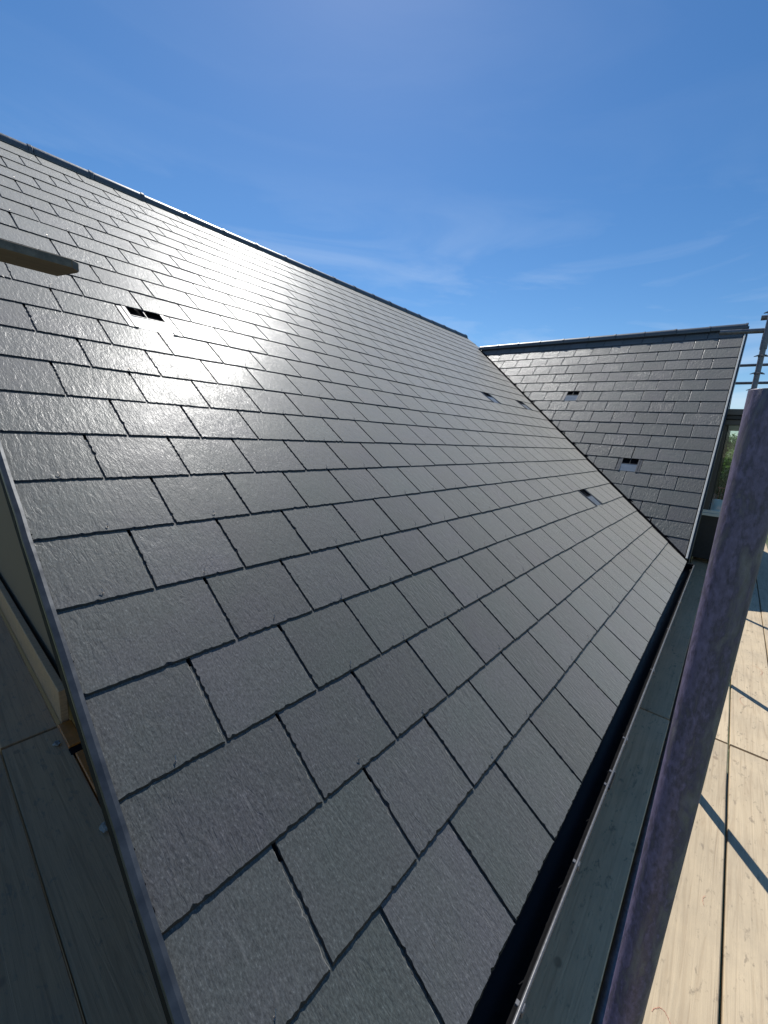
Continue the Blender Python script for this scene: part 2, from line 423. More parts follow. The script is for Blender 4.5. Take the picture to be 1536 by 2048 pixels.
# deck in roof-plane coordinates (x along eave, y up the slope, z off the plane)
bpy.data.objects.remove(main_roof)
bm = bmesh.new()
def main_poly(clear):
    """visible slope outline with the valley cut, in roof-plane coordinates"""
    y_apex = (W_RZ) / TP
    return [(VERGE_X - 0.0, 0.02), (valley_x(0.02) - clear, 0.02), (valley_x(y_apex) - clear, y_apex / math.cos(PITCH)),
            (MAIN_END, y_apex / math.cos(PITCH) + 0.05), (MAIN_END, V_RIDGE), (VERGE_X, V_RIDGE)]
pl = main_poly(-0.03)
top = [bm.verts.new((x, y, -0.022)) for x, y in pl]; bot = [bm.verts.new((x, y, -0.07)) for x, y in pl]
bm.faces.new(top); bm.faces.new(bot[::-1])
for i in range(len(pl)): bm.faces.new((top[i], bot[i], bot[(i + 1) % len(pl)], top[(i + 1) % len(pl)]))
# hidden rear slope
c2, s2 = math.cos(2 * PITCH), math.sin(2 * PITCH)
rp = [(VERGE_X, 0), (MAIN_END, 0), (MAIN_END, V_RIDGE), (VERGE_X, V_RIDGE)]
q0 = [bm.verts.new((x, V_RIDGE + d * c2, -0.022 - d * s2)) for x, d in rp]
bm.faces.new(q0)
main_roof = obj('main_roof', to_mesh('main_roof', bm), 'under', house, on_house((0, 0, 0)), (PITCH, 0, 0))
MR = Matrix.Translation((0, 0, 0)) @ Matrix.Rotation(PITCH, 4, 'X')
WR = Matrix(((0, math.cos(WP), -math.sin(WP), WX), (-1, 0, 0, 0), (0, math.sin(WP), math.cos(WP), 0), (0, 0, 0, 1)))

def project(p):
    d = Vector(p) - CAM_POS
    z = d.dot(fwd)
    if z <= 0.02: return None
    return 384 + 409.84 * d.dot(right) / z, 512 + 409.84 * d.dot(down) / z

# ------------------------------------------------------------------ slates
T = 0.0054
def clip_poly(poly, a, b, c):
    """keep a*x + b*y <= c"""
    outp = []
    for i in range(len(poly)):
        p, q = poly[i], poly[(i + 1) % len(poly)]
        dp, dq = a * p[0] + b * p[1] - c, a * q[0] + b * q[1] - c
        if dp <= 0: outp.append(p)
        if (dp < 0 < dq) or (dq < 0 < dp):
            s = dp / (dp - dq); outp.append((p[0] + s * (q[0] - p[0]), p[1] + s * (q[1] - p[1])))
    return outp
def slate_geom(poly, gauge, near, rng, bev=-0.0026):
    """rings of a slate with dressed, chipped edges. poly: CCW outline from the tail up (x, y)"""
    pts = []
    n = len(poly)
    cx = sum(p[0] for p in poly) / n; cy = sum(p[1] for p in poly) / n
    step = 0.008 if near == 2 else 0.028
    for i in range(n):
        p, q = Vector(poly[i]), Vector(poly[(i + 1) % n])
        L = (q - p).length
        nor = Vector((q.y - p.y, p.x - q.x)) / max(L, 1e-6)
        hidden = min(p.y, q.y) > gauge + 0.02
        k = 1 if (hidden or near == 0) else max(1, int(L / step))
        for j in range(k):
            pts.append((p.lerp(q, j / k), nor, hidden or near == 0, j == 0))
    outv = []
    tilt = T / gauge
    for p, nor, plain, corner in pts:
        if plain:
            o1, o2, o3 = bev, 0.0, -0.0014
        else:
            q_ = 1.0 if near == 2 else 0.6
            nick = rng.random()
            nick = rng.uniform(0.0012, 0.0036) if 0.03 < nick < 0.15 else (rng.uniform(0.003, 0.006) if nick < 0.03 else 0.0)
            tail_ = -nor.y > 0.7
            o1 = (-0.0042 if tail_ else -0.0020) - (abs(rng.gauss(0, 0.0009)) + nick) * q_; o2 = -0.0004 + rng.gauss(0, 0.0006) * q_ - nick * 0.35 * q_; o3 = -0.0014 + rng.gauss(0, 0.0006) * q_
        if corner: # pull towards the middle instead of along one normal
            d = Vector((cx, cy)) - p; d.normalize()
            o = [p - d * o1 * 1.2, p - d * o2, p - d * o3]
        else:
            o = [p + nor * o1, p + nor * o2, p + nor * o3]
        dz = -0.0 if plain else -abs(rng.gauss(0, 0.0004))
        zt = T - p.y * tilt
        outv.append(((o[0].x, o[0].y, zt), (o[1].x, o[1].y, zt - T * (0.30 if plain else rng.uniform(0.55, 0.8))), (o[2].x, o[2].y, zt - T + 0.0006)))
    return outv
def slate_to_bm(bm, geom, off=(0, 0, 0), rnd_layer=None, rnd=0.0, lit=1):
    # lit: which side edge (+x or -x) gets the lighter face colour as its sun glint; the other edges are rough and dark
    rings = [[bm.verts.new(Vector(g[k]) + Vector(off)) for g in geom] for k in range(3)]
    if rnd_layer is not None:
        for rg in rings:
            for v in rg: v[rnd_layer] = rnd
    m = len(geom)
    f = bm.faces.new(rings[0]); f.material_index = 0
    for a, b in ((0, 1), (1, 2)):
        for i in range(m):
            f = bm.faces.new((rings[a][i], rings[b][i], rings[b][(i + 1) % m], rings[a][(i + 1) % m]))
            d_ = rings[2][(i + 1) % m].co - rings[2][i].co
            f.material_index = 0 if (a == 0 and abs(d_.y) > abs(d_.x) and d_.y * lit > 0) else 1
def slate_mesh(geom, lit=1, mat='slate'):
    bm = bmesh.new(); slate_to_bm(bm, geom, lit=lit); me = to_mesh('slate', bm)
    me.materials.append(MAT[mat]); me.materials.append(MAT['edge'])
    return me
rng = random.Random(3)
GAP = 0.0031
def rect(x0, x1, L): return [(x0, 0), (x1, 0), (x1, L), (x0, L)]
def variants(w_, gauge, L, near, n, lit=1, bev=-0.0026, mat='slate'):
    return [slate_mesh(slate_geom(rect(-w_ / 2 + GAP, w_ / 2 - GAP, L), gauge, near, rng, bev), lit, mat) for _ in range(n)]
LIB = {2: variants(SW, G, 0.48, 2, 12), 1: variants(SW, G, 0.48, 1, 8), 0: variants(SW, G, 0.48, 0, 2, 0)}

VENTS = {(12, 1.0), (12, 16.0), (12, 20.0), (4, 14.0)}   # (course, centre u)
cells = []
VCLEAR = 0.105
for v in range(0, 25):
    half = (v % 2 == 0)
    y0 = v * G
    L = min(0.48, V_RIDGE - 0.01 - y0)
    if L < 0.03: continue
    edges = [VERGE_X]
    k = -0.5 if half else -1.0
    while k * SW < MAIN_END + SW: edges.append(k * SW); k += 1
    for a, b in zip(edges, edges[1:]):
        u_mid = (a + b) / 2 / SW
        if (v, round(u_mid * 2) / 2) in VENTS and abs(b - a - SW) < 0.01: continue
        yo = y0 - (0.018 if v == 0 else 0)
        L_ = L
        for (vv_, uu_) in VENTS:
            if v == vv_ - 1 and abs(u_mid - uu_) < 0.9: L_ = G * 1.45
        cells.append((v, a, b, yo, L_, half))
def tail_jit(): return rng.uniform(-0.0016, 0.0016)
cand = []
for v, a, b, y0, L, half in cells:
    x0, x1 = max(a, VERGE_X), min(b, MAIN_END)
    if x1 - x0 < 0.02: continue
    poly = [(x0 + (GAP if a > VERGE_X else 0), y0), (x1 - GAP, y0), (x1 - GAP, y0 + L), (x0 + (GAP if a > VERGE_X else 0), y0 + L)]
    # valley cut: x <= WX - VCLEAR + VAL_K*cos(p)*y
    full = poly
    y_ap = W_RZ / TP / math.cos(PITCH)
    if y0 < y_ap - 0.1:
        poly = clip_poly(poly, 1.0, -VAL_K * math.cos(PITCH), WX - VCLEAR)
        if len(poly) < 3: continue
    xs = [p[0] for p in poly]
    if max(xs) - min(xs) < 0.03 and min(xs) > 1: continue
    lowest = [p for p in poly if p[1] < y0 + G]
    if not lowest: continue
    std = (poly == full) and abs((b - a) - SW) < 1e-6 and x1 == b and L > 0.47
    mid = MR @ Vector(((min(xs) + max(xs)) / 2, y0 + G / 2, 0))
    cs = [project(MR @ Vector((px, min(py, y0 + G), 0))) for px, py in poly]
    area = 0
    if all(cs) and len(cs) >= 3:
        inside = any(-20 < c[0] < 788 and -20 < c[1] < 1044 for c in cs)
        area = abs(sum(cs[i][0] * cs[(i + 1) % len(cs)][1] - cs[(i + 1) % len(cs)][0] * cs[i][1] for i in range(len(cs)))) / 2
        if not inside: area *= 0.0
    elif v < 4 and x0 < 1.0: area = 0.5
    cand.append((area, v, poly, std, (x0, x1, y0), mid))
cand.sort(key=lambda c: -c[0])
bmj = bmesh.new(); lay = bmj.verts.layers.float.new('rnd')
rivets = []
for i, (area, v, poly, std, (x0, x1, y0), mid) in enumerate(cand):
    near = 2 if i < 90 else (1 if i < 260 else 0)
    dj = tail_jit()
    lift = rng.uniform(0, 0.0007)
    if i < 300:
        if std:
            me = rng.choice(LIB[near]); loc = ((x0 + x1) / 2, y0 + dj, lift)
        else:
            cx = (x0 + x1) / 2
            me = slate_mesh(slate_geom([(px - cx, py - y0) for px, py in poly], G, near, rng)); loc = (cx, y0 + dj, lift)
        o = obj('slate', me, None, main_roof, loc, (rng.gauss(0, 0.0012), rng.gauss(0, 0.0012), rng.gauss(0, 0.0016)))
    else:
        cx = (x0 + x1) / 2
        slate_to_bm(bmj, slate_geom([(px - cx, py - y0) for px, py in poly], G, 0, rng), (cx, y0 + dj, lift), lay, rng.random(), 0)
    if i < 130 and v > 0: rivets.append((i, (x0 + x1) / 2, y0))
ux = VERGE_X
while ux < WX - VCLEAR:                       # under-eave course that closes the joints above the gutter
    xb = min(ux + SW, WX - VCLEAR)
    slate_to_bm(bmj, slate_geom(rect(-(xb - ux) / 2 + .001, (xb - ux) / 2 - .001, 0.30), G, 0, rng), ((ux + xb) / 2, -0.012, -T - 0.0012), lay, rng.random())
    ux += SW if ux > VERGE_X else SW * 0.3
mej = to_mesh('slate', bmj); mej.materials.append(MAT['slate']); mej.materials.append(MAT['edge'])
far = obj('slate', mej, None, main_roof)
tag(far, None, kind='stuff')

# copper disc rivet tails that hold the slate tails down
bm = bmesh.new()
tube_bm(bm, (0, 0, -0.001), (0.0004, 0.001, 0.006), 0.0012, 6)
tube_bm(bm, (0.0004, 0.001, 0.0055), (0.001, 0.012, 0.0075), 0.0011, 6)
bmesh.ops.create_cone(bm, cap_ends=True, segments=8, radius1=0.0034, radius2=0.0026, depth=0.0012, matrix=Matrix.Translation((0, 0, 0.0004)))
rv = to_mesh('rivet', bm); rv.materials.append(MAT['rivet'])
for i, x, y in rivets:
    if rng.random() < 0.4: continue
    obj('rivet', rv, None, main_roof, (x + rng.uniform(-.008, .008), y + rng.uniform(0.016, 0.026), T * 0.93), (0, 0, rng.uniform(-0.5, 0.5)))

# ------------------------------------------------------------------ ridge tiles
def ridge_mesh(R, length, sink=-0.18, thick=0.013):
    bm = bmesh.new(); n = 14
    a0, a1 = -0.16, math.pi + 0.16
    def ring(x, r):
        return [bm.verts.new((x, math.cos(a0 + (a1 - a0) * i / n) * r, math.sin(a0 + (a1 - a0) * i / n) * r)) for i in range(n + 1)]
    L = length - 0.006
    spec = [(0, R - thick), (0, R), (L * 0.5, R), (L - 0.03, R), (L - 0.029, R + 0.006), (L - 0.004, R + 0.007), (L, R + 0.004), (L, R - thick), (0, R - thick)]
    rings = [ring(x, r) for x, r in spec]
    for r0, r1 in zip(rings, rings[1:]):
        for i in range(n): bm.faces.new((r0[i], r0[i + 1], r1[i + 1], r1[i]))
    for k in (0, n):
        bm.faces.new([r[k] for r in rings[:-1]])
    bmesh.ops.remove_doubles(bm, verts=bm.verts, dist=1e-5)
    return to_mesh('ridge_tile', bm, True, R_(35))
rm = ridge_mesh(0.085, 0.455); rm.materials.append(MAT['ridge'])
RIDGE_L = Vector((0, V_RIDGE, 0))
k = 0; x = 0.30 - 0.455 * 3
zc_r = RIDGE_Y * TP - 0.052
while x < MAIN_END - 0.3:
    loc = Vector((x, RIDGE_Y, zc_r)) + Vector((0, rng.gauss(0, .0015), rng.gauss(0, .002)))
    o = obj('ridge_tile', rm, None, main_roof)
    o.matrix_parent_inverse = Matrix.Identity(4)
    o.matrix_basis = MR.inverted() @ Matrix.Translation(loc) @ Matrix.Rotation(rng.gauss(0, .003), 4, 'Z') @ Matrix.Rotation(rng.gauss(0, .002), 4, 'Y')
    x += 0.455
# ridge vent strip under the tiles
bm = bmesh.new(); box_bm(bm, (VERGE_X + .02, RIDGE_Y - 0.076, zc_r - 0.028), (MAIN_END - 0.02, RIDGE_Y + 0.076, zc_r + 0.012))
obj('ridge_strip', to_mesh('ridge_strip', bm), 'under', house, on_house((0, 0, 0)))

# ------------------------------------------------------------------ left verge trim, fascia, valley
bm = bmesh.new()
prof = [(VERGE_X - 0.017, 0.003), (VERGE_X - 0.0155, 0.0075), (VERGE_X - 0.004, 0.0115), (VERGE_X + 0.004, 0.0105), (VERGE_X + 0.004, 0.007), (VERGE_X - 0.010, 0.005), (VERGE_X - 0.012, -0.006), (VERGE_X - 0.0165, -0.006)]
nseg = 60; rings = []
for kk in range(nseg + 1):
    yy = -0.02 + (V_RIDGE - 0.02 + 0.02) * kk / nseg
    j = rng.gauss(0, 0.0006)
    rings.append([bm.verts.new((px + j, yy, pz)) for px, pz in prof])
for r0, r1 in zip(rings, rings[1:]):
    for i in range(len(prof)):
        bm.faces.new((r0[i], r0[(i + 1) % len(prof)], r1[(i + 1) % len(prof)], r1[i]))
bm.faces.new(rings[0]); bm.faces.new(rings[-1][::-1])
vt = obj('verge_trim', to_mesh('verge_trim', bm), 'verge', main_roof)
tag(vt, 'pale blue grey metal verge strip along the near edge of the slates')
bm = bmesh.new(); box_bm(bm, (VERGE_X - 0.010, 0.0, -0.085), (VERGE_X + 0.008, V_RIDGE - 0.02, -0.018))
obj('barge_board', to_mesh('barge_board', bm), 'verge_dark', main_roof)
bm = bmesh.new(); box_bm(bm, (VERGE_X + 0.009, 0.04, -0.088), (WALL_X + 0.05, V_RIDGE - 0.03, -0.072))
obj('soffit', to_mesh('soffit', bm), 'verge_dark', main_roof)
obj('fascia', box_mesh('fascia', (VERGE_X + .01, 0.026, -0.26), (valley_x(0) - 0.02, 0.046, -0.022), 0.002), 'fascia', house, on_house((0, 0, 0)))
# underlay tray into the gutter
obj('eaves_tray', box_mesh('eaves_tray', (VERGE_X + .01, 0.004, -0.045), (valley_x(0) - .06, 0.024, -0.016)), 'gutter', house, on_house((0, 0, 0)))
# valley trough: two leaves in the roof planes, coloured black as the deep gap's shade
bm = bmesh.new()
pts_v = []
y_ap = W_RZ / TP
for yy in [y_ap * i / 12 for i in range(13)]:
    zz = yy * TP; vx = valley_x(yy)
    pts_v.append((Vector((vx - 0.16, yy, zz - 0.006)), Vector((vx - 0.012, yy, zz - 0.012)), Vector((vx + 0.006, yy, zz + 0.002)), Vector((vx + 0.03, yy, zz + 0.03 * math.tan(WP) - 0.004))))
rg = [[bm.verts.new(p) for p in q] for q in pts_v]
for r0, r1 in zip(rg, rg[1:]):
    for i in range(3): bm.faces.new((r0[i], r0[i + 1], r1[i + 1], r1[i]))
o = obj('valley_trough', to_mesh('valley_trough', bm), 'valley_black', house, on_house((0, 0, 0)))
sm = o.modifiers.new('thick', 'SOLIDIFY'); sm.thickness = 0.004
tag(o, 'black valley trough between the two slate slopes')

# ------------------------------------------------------------------ slate vents
def slate_vent(parent, rootm, x, y, gauge, small=False):
    """in-line roof vent filling one slate: flanges, dark twin opening and a sloping sill"""
    e = empty('slate_vent', (0, 0, 0), parent)
    e.matrix_basis = rootm @ Matrix.Translation((x, y, 0))
    W = SW / 2 - 0.003; g_ = gauge
    bm = bmesh.new(); tl = T / g_
    zt = lambda yy: T - yy * tl
    def slab(x0, x1, y0, y1, dz=0.0, th=0.006):
        vsx = [bm.verts.new((xx, yy, zt(yy) + dz)) for xx, yy in ((x0, y0), (x1, y0), (x1, y1), (x0, y1))]
        vb = [bm.verts.new((xx, yy, zt(yy) + dz - th)) for xx, yy in ((x0, y0), (x1, y0), (x1, y1), (x0, y1))]
        bm.faces.new(vsx); bm.faces.new(vb[::-1])
        for i in range(4): bm.faces.new((vsx[i], vb[i], vb[(i + 1) % 4], vsx[(i + 1) % 4]))
    slab(-W, -W + 0.026, 0, g_ + 0.06); slab(-W + 0.029, -0.098, 0, g_ + 0.06, 0.003)
    slab(W - 0.026, W, 0, g_ + 0.06); slab(0.098, W - 0.029, 0, g_ + 0.06, 0.003)
    slab(-0.097, 0.097, g_ * 0.56, g_ * 0.585, 0.004)
    slab(-0.0018, 0.0018, g_ * 0.586, g_ + 0.03, -0.002)
    obj('vent_frame', to_mesh('vent_frame', bm), 'vent', e)
    bm = bmesh.new()
    q = [(-0.097, 0.004, T - 0.0035), (0.097, 0.004, T - 0.0035), (0.097, g_ * 0.558, zt(g_ * .558) + 0.0015), (-0.097, g_ * 0.558, zt(g_ * .558) + 0.0015)]
    vv = [bm.verts.new(p) for p in q]; vb = [bm.verts.new((p[0], p[1], p[2] - 0.004)) for p in q]
    bm.faces.new(vv); bm.faces.new(vb[::-1])
    for i in range(4): bm.faces.new((vv[i], vb[i], vb[(i + 1) % 4], vv[(i + 1) % 4]))
    obj('vent_sill', to_mesh('vent_sill', bm), 'vent_sill', e)
    bm = bmesh.new()
    gt = -math.atan(tl)
    for kk in range(17):
        xx = -0.096 + kk * 0.012
        for x0_, x1_, dz in ((xx - 0.006, xx + 0.004, -0.0185), (xx + 0.004, xx + 0.006, -0.014)):
            x0_, x1_ = max(x0_, -0.097), min(x1_, 0.097)
            if x1_ <= x0_: continue
            ys_ = (g_ * 0.586, g_ + 0.04)
            vv = [bm.verts.new((a_, yy, zt(yy) + dz)) for a_, yy in ((x0_, ys_[0]), (x1_, ys_[0]), (x1_, ys_[1]), (x0_, ys_[1]))]
            bm.faces.new(vv)
    obj('vent_grille', to_mesh('vent_grille', bm), 'grille', e)
    return e
mr_in_house = Matrix.Translation(on_house((0, 0, 0))) @ Matrix.Rotation(PITCH, 4, 'X')
for (v, u) in sorted(VENTS):
    slate_vent(house, mr_in_house, u * SW, v * G, G)

# ------------------------------------------------------------------ gutter
gut = empty('gutter', on_house((0, 0, 0)), house)
tag(gut, 'black half round gutter along the eave')
GY, GZ, GR = -0.028, -0.052, 0.056
def half_round(r0, r1, x0, x1, lip=True, n=14, a_ext=0.0):
    pts = []
    for i in range(n + 1):
        a = math.pi + a_ext - (math.pi + 2 * a_ext) * 0 + math.pi * i / n
        pts.append((GY + math.cos(a) * r0, GZ + math.sin(a) * r0))
    if lip: pts += [(GY + r0, GZ + 0.005), (GY + r1, GZ + 0.005)]
    for i in range(n, -1, -1):
        a = math.pi + math.pi * i / n
        pts.append((GY + math.cos(a) * r1, GZ + math.sin(a) * r1))
    if lip: pts += [(GY - r0 + 0.001 + 0.0058 * math.cos(a_), GZ + 0.004 + 0.0058 * math.sin(a_)) for a_ in [R_(x_) for x_ in (0, 30, 60, 90, 120, 150, 180, 215, 250)]]
    return extrude_profile('gutter', pts, x0, x1, True, True, cuts=20 if x1 - x0 > 1 else 0, jitter=0.0006 if x1 - x0 > 1 else 0)
obj('trough', half_round(GR, GR - 0.0028, VERGE_X + 0.01, 4.95), 'gutter', gut)
bm = bmesh.new(); tube_bm(bm, (VERGE_X + 0.01, GY - GR - 0.001, GZ + 0.0075), (4.95, GY - GR - 0.001, GZ + 0.0075), 0.0042, 12)
obj('glint_bead', to_mesh('glint_bead', bm, True, R_(40)), 'clip', gut)  # grey bead on the black lip, coloured for its silver glint
for xx in (0.90, 3.86):
    obj('union', half_round(GR + 0.006, GR + 0.001, xx - 0.05, xx + 0.05), 'gutter', gut)
for xx in (-0.27, 0.03, 0.467, 0.862, 0.948, 1.201, 1.968, 2.711, 3.436, 4.198, 4.87):
    bm = bmesh.new()
    box_bm(bm, (xx - 0.011, GY - GR - 0.0085, GZ - 0.012), (xx + 0.011, GY - GR + 0.004, GZ + 0.009), 0.002)
    box_bm(bm, (xx - 0.006, GY - GR + 0.003, GZ + 0.001), (xx + 0.006, GY - GR + 0.012, GZ + 0.0085), 0.001)
    # strap under the trough
    n = 10
    pr_ = [[], []]
    for i in range(n + 1):
        a = math.pi + math.pi * i / n
        for s_, dx in ((0, -0.013), (1, 0.013)):
            pr_[s_].append([bm.verts.new((xx + dx, GY + math.cos(a) * rr, GZ + math.sin(a) * rr)) for rr in (GR + 0.0015, GR + 0.006)])
    for i in range(n):
        a0, a1, b0, b1 = pr_[0][i], pr_[0][i + 1], pr_[1][i], pr_[1][i + 1]
        bm.faces.new((a0[1], a1[1], b1[1], b0[1])); bm.faces.new((a0[0], b0[0], b1[0], a1[0]))
        bm.faces.new((a0[0], a1[0], a1[1], a0[1])); bm.faces.new((b0[0], b0[1], b1[1], b1[0]))
    obj('bracket', to_mesh('bracket', bm), 'clip', gut)
pts = [(GY + math.cos(math.pi + math.pi * i / 12) * (GR + .003), GZ + math.sin(math.pi + math.pi * i / 12) * (GR + .003)) for i in range(13)] + [(GY + GR + .003, GZ + .012), (GY - GR - .003, GZ + .012)]
obj('end_cap', extrude_profile('end_cap', pts, 4.95, 4.975), 'gutter', gut)

# ------------------------------------------------------------------ cross gable
gable = tag(empty('cross_gable', (WX, 0, GROUND_Z)), 'gabled cross wing with shiny slates beyond the valley, right of the long roof', 'building')
def on_gable(p): return Vector(p) - Vector((WX, 0, GROUND_Z))
W_END = 2 * (W_RX - WX)
prof = [(0.03, GROUND_Z), (0.03, -0.05), (W_RX - WX, W_RZ - 0.05), (W_END - 0.03, -0.05), (W_END - 0.03, GROUND_Z)]
bm = bmesh.new()
fr_ = [bm.verts.new((x, 0.05, z - GROUND_Z)) for x, z in prof]; bk = [bm.verts.new((x, 0.30, z - GROUND_Z)) for x, z in prof]
bm.faces.new(fr_); bm.faces.new(bk[::-1])
for i in range(5): bm.faces.new((fr_[i], bk[i], bk[(i + 1) % 5], fr_[(i + 1) % 5]))
obj('gable_wall', to_mesh('gable_wall', bm), 'gwall', gable)
Y_AP = W_RZ / TP
wr_in = Matrix.Translation(on_gable((0, 0, 0))) @ WR
bm = bmesh.new()
# near slope: local x = -world y, local y up the slope; valley: s = -(x-WX)/VAL_K
pl = [(-0.02, 0.0), (-0.02, W_RIDGE_M), (-W_RIDGE_M * math.cos(WP) / VAL_K - 0.06, W_RIDGE_M), (-0.06, 0.0)]
pl = [(-0.012, 0.01), (-0.012, W_RIDGE_M), (-(W_RX - WX) / VAL_K, W_RIDGE_M), (-0.03, 0.01)]
tp = [bm.verts.new((x, y, -0.022)) for x, y in pl]; bt = [bm.verts.new((x, y, -0.075)) for x, y in pl]
bm.faces.new(tp); bm.faces.new(bt[::-1])
for i in range(4): bm.faces.new((tp[i], bt[i], bt[(i + 1) % 4], tp[(i + 1) % 4]))
c2, s2 = math.cos(2 * WP), math.sin(2 * WP)
fl = [bm.verts.new((x, W_RIDGE_M + d * -math.cos(math.pi - 2 * WP) if False else W_RIDGE_M + d * c2, -0.022 - d * s2)) for x, d in ((-0.012, 0), (-Y_AP - 1.0, 0), (-Y_AP - 1.0, W_RIDGE_M), (-0.012, W_RIDGE_M))]
bm.faces.new(fl)
gable_roof = obj('gable_roof', to_mesh('gable_roof', bm), 'under', gable)
gable_roof.matrix_basis = wr_in
GAP = 0.0046
LIBW = variants(SW, WG, 0.45, 0, 2, -1, -0.005, 'slate_w')
S0 = -5.378 * 0.25
WV = {(7, -3), (13, 1)}
S_END = -0.010
for r in range(1, 20):
    m0 = 17.009 * 0.25 - r * WG
    L = 0.45
    if m0 < -0.03: break
    if m0 + L > W_RIDGE_M - 0.01: L = W_RIDGE_M - 0.01 - m0
    half = (r % 2 == 0)
    ks = [k + (0.5 if half else 0) for k in range(-16, 5)]
    ks = [k for k in ks if S0 + k * SW < S_END - 0.2]
    for i, k in enumerate(ks):
        a = S0 + k * SW; b = S0 + ks[i + 1] * SW if i + 1 < len(ks) else S_END
        if (r, k) in WV:
            slate_vent(gable, wr_in, a + SW / 2, m0, WG); continue
        L_ = L
        for (rr_, kk_) in WV:
            if r == rr_ + 1 and abs(k - kk_) < 0.9: L_ = WG * 1.45
        poly = [(a + GAP, m0), (b - GAP, m0), (b - GAP, m0 + L_), (a + GAP, m0 + L_)]
        full = poly
        # valley: -s*VAL_K = m cos(WP)  ->  s >= -m cos/VAL_K + clear
        poly = clip_poly(poly, -1.0, -math.cos(WP) / VAL_K, -0.012)
        if len(poly) < 3 or min(p[1] for p in poly) > m0 + WG: continue
        if max(p[0] for p in poly) - min(p[0] for p in poly) < 0.02: continue
        rot = (rng.gauss(0, 0.002), rng.gauss(0, 0.002), rng.gauss(0, 0.0016))
        if poly == full and abs(b - a - SW) < 1e-6 and L_ > 0.44:
            obj('slate', rng.choice(LIBW), None, gable_roof, ((a + b) / 2, m0 + tail_jit(), rng.uniform(0, 0.0007)), rot)
        else:
            cx = (a + b) / 2
            obj('slate', slate_mesh(slate_geom([(p[0] - cx, p[1] - m0) for p in poly], WG, 0, rng, -0.005), -1, 'slate_w'), None, gable_roof, (cx, m0 + tail_jit(), rng.uniform(0, 0.0007)), rot)
# gable ridge
rm2 = ridge_mesh(0.078, 0.452); rm2.materials.append(MAT['ridge'])
y = -0.02
while y < Y_AP - 0.15:
    o = obj('ridge_tile', rm2, None, gable_roof)
    o.matrix_basis = WR.inverted() @ Matrix.Translation((W_RX + rng.gauss(0, .0015), y + .452, W_RZ - 0.022 + rng.gauss(0, .002))) @ Matrix.Rotation(-math.pi / 2 + rng.gauss(0, .003), 4, 'Z')
    y += 0.452
bm = bmesh.new(); box_bm(bm, (W_RX - 0.062, 0.0, W_RZ - 0.07), (W_RX + 0.062, Y_AP - 0.1, W_RZ - 0.004))
obj('ridge_strip', to_mesh('ridge_strip', bm), 'under', gable, on_gable((0, 0, 0)))
# gable verge: strip coloured as bright as its sunlit top, over a dark board
bm = bmesh.new(); box_bm(bm, (-0.008, 0.0, -0.012), (0.012, W_RIDGE_M - 0.06, 0.013), 0.002)
vt2 = obj('verge_trim', to_mesh('verge_trim', bm), 'verge_light', gable_roof)
tag(vt2, 'verge strip in sunlit cream colour down the right edge of the gable slates')
bm = bmesh.new(); box_bm(bm, (0.013, 0.0, -0.20), (0.030, W_RIDGE_M + 0.02, 0.004), 0.002)
obj('barge_board', to_mesh('barge_board', bm), 'frame_dark', gable_roof)

# bay window projecting from the gable wall
bay = empty('bay_window', on_gable((6.9, 0.05, 0.0)), gable)
tag(bay, 'bronze framed bay window with a pale sill projecting from the gable wall')
def bx(name, lo, hi, mat, bev=0.004):
    off = Vector((6.9, 0.05, 0.0))
    return obj(name, box_mesh(name, Vector(lo) - off, Vector(hi) - off, bev), mat, bay)
X0, X1, YO = 6.9, 8.8, -0.62
bx('fascia', (X0 - 0.10, YO - 0.10, 1.745), (X1 + 0.1, 0.05, 1.825), 'frame')
bx('fascia', (X0 - 0.07, YO - 0.07, 1.685), (X1 + 0.07, 0.05, 1.742), 'frame_dark')
bx('fascia', (X0 - 0.04, YO - 0.04, 1.61), (X1 + 0.04, 0.05, 1.682), 'frame')
bx('sill', (X0 - 0.07, YO - 0.07, 0.305), (X1 + 0.07, 0.05, 0.345), 'sill')
bx('sill', (X0 - 0.03, YO - 0.03, 0.347), (X1 + 0.03, 0.05, 0.385), 'sill')
bx('apron', (X0, YO, -0.35), (X1, 0.05, 0.303), 'frame_dark')
for (ax, ay) in ((X0, YO), (X1 - 0.07, YO)):
    bx('post', (ax, ay, 0.387), (ax + 0.07, ay + 0.07, 1.608), 'frame')
for ax in (X0, X1 - 0.07):
    bx('post', (ax, -0.055, 0.387), (ax + 0.07, 0.05, 1.608), 'frame')
    bx('bead', (ax + 0.02, -0.072, 0.387), (ax + 0.05, -0.057, 1.608), 'frame_dark')
    bx('pane', (ax + 0.032, YO + 0.072, 0.389), (ax + 0.038, -0.074, 1.606), 'glass', 0)
bx('mullion', ((X0 + X1) / 2 - 0.03, YO, 0.387), ((X0 + X1) / 2 + 0.03, YO + 0.06, 1.608), 'frame')
for ax, bx_ in ((X0 + 0.072, (X0 + X1) / 2 - 0.032), ((X0 + X1) / 2 + 0.032, X1 - 0.072)):
    bx('pane', (ax, YO + 0.03, 0.389), (bx_, YO + 0.036, 1.606), 'glass', 0)

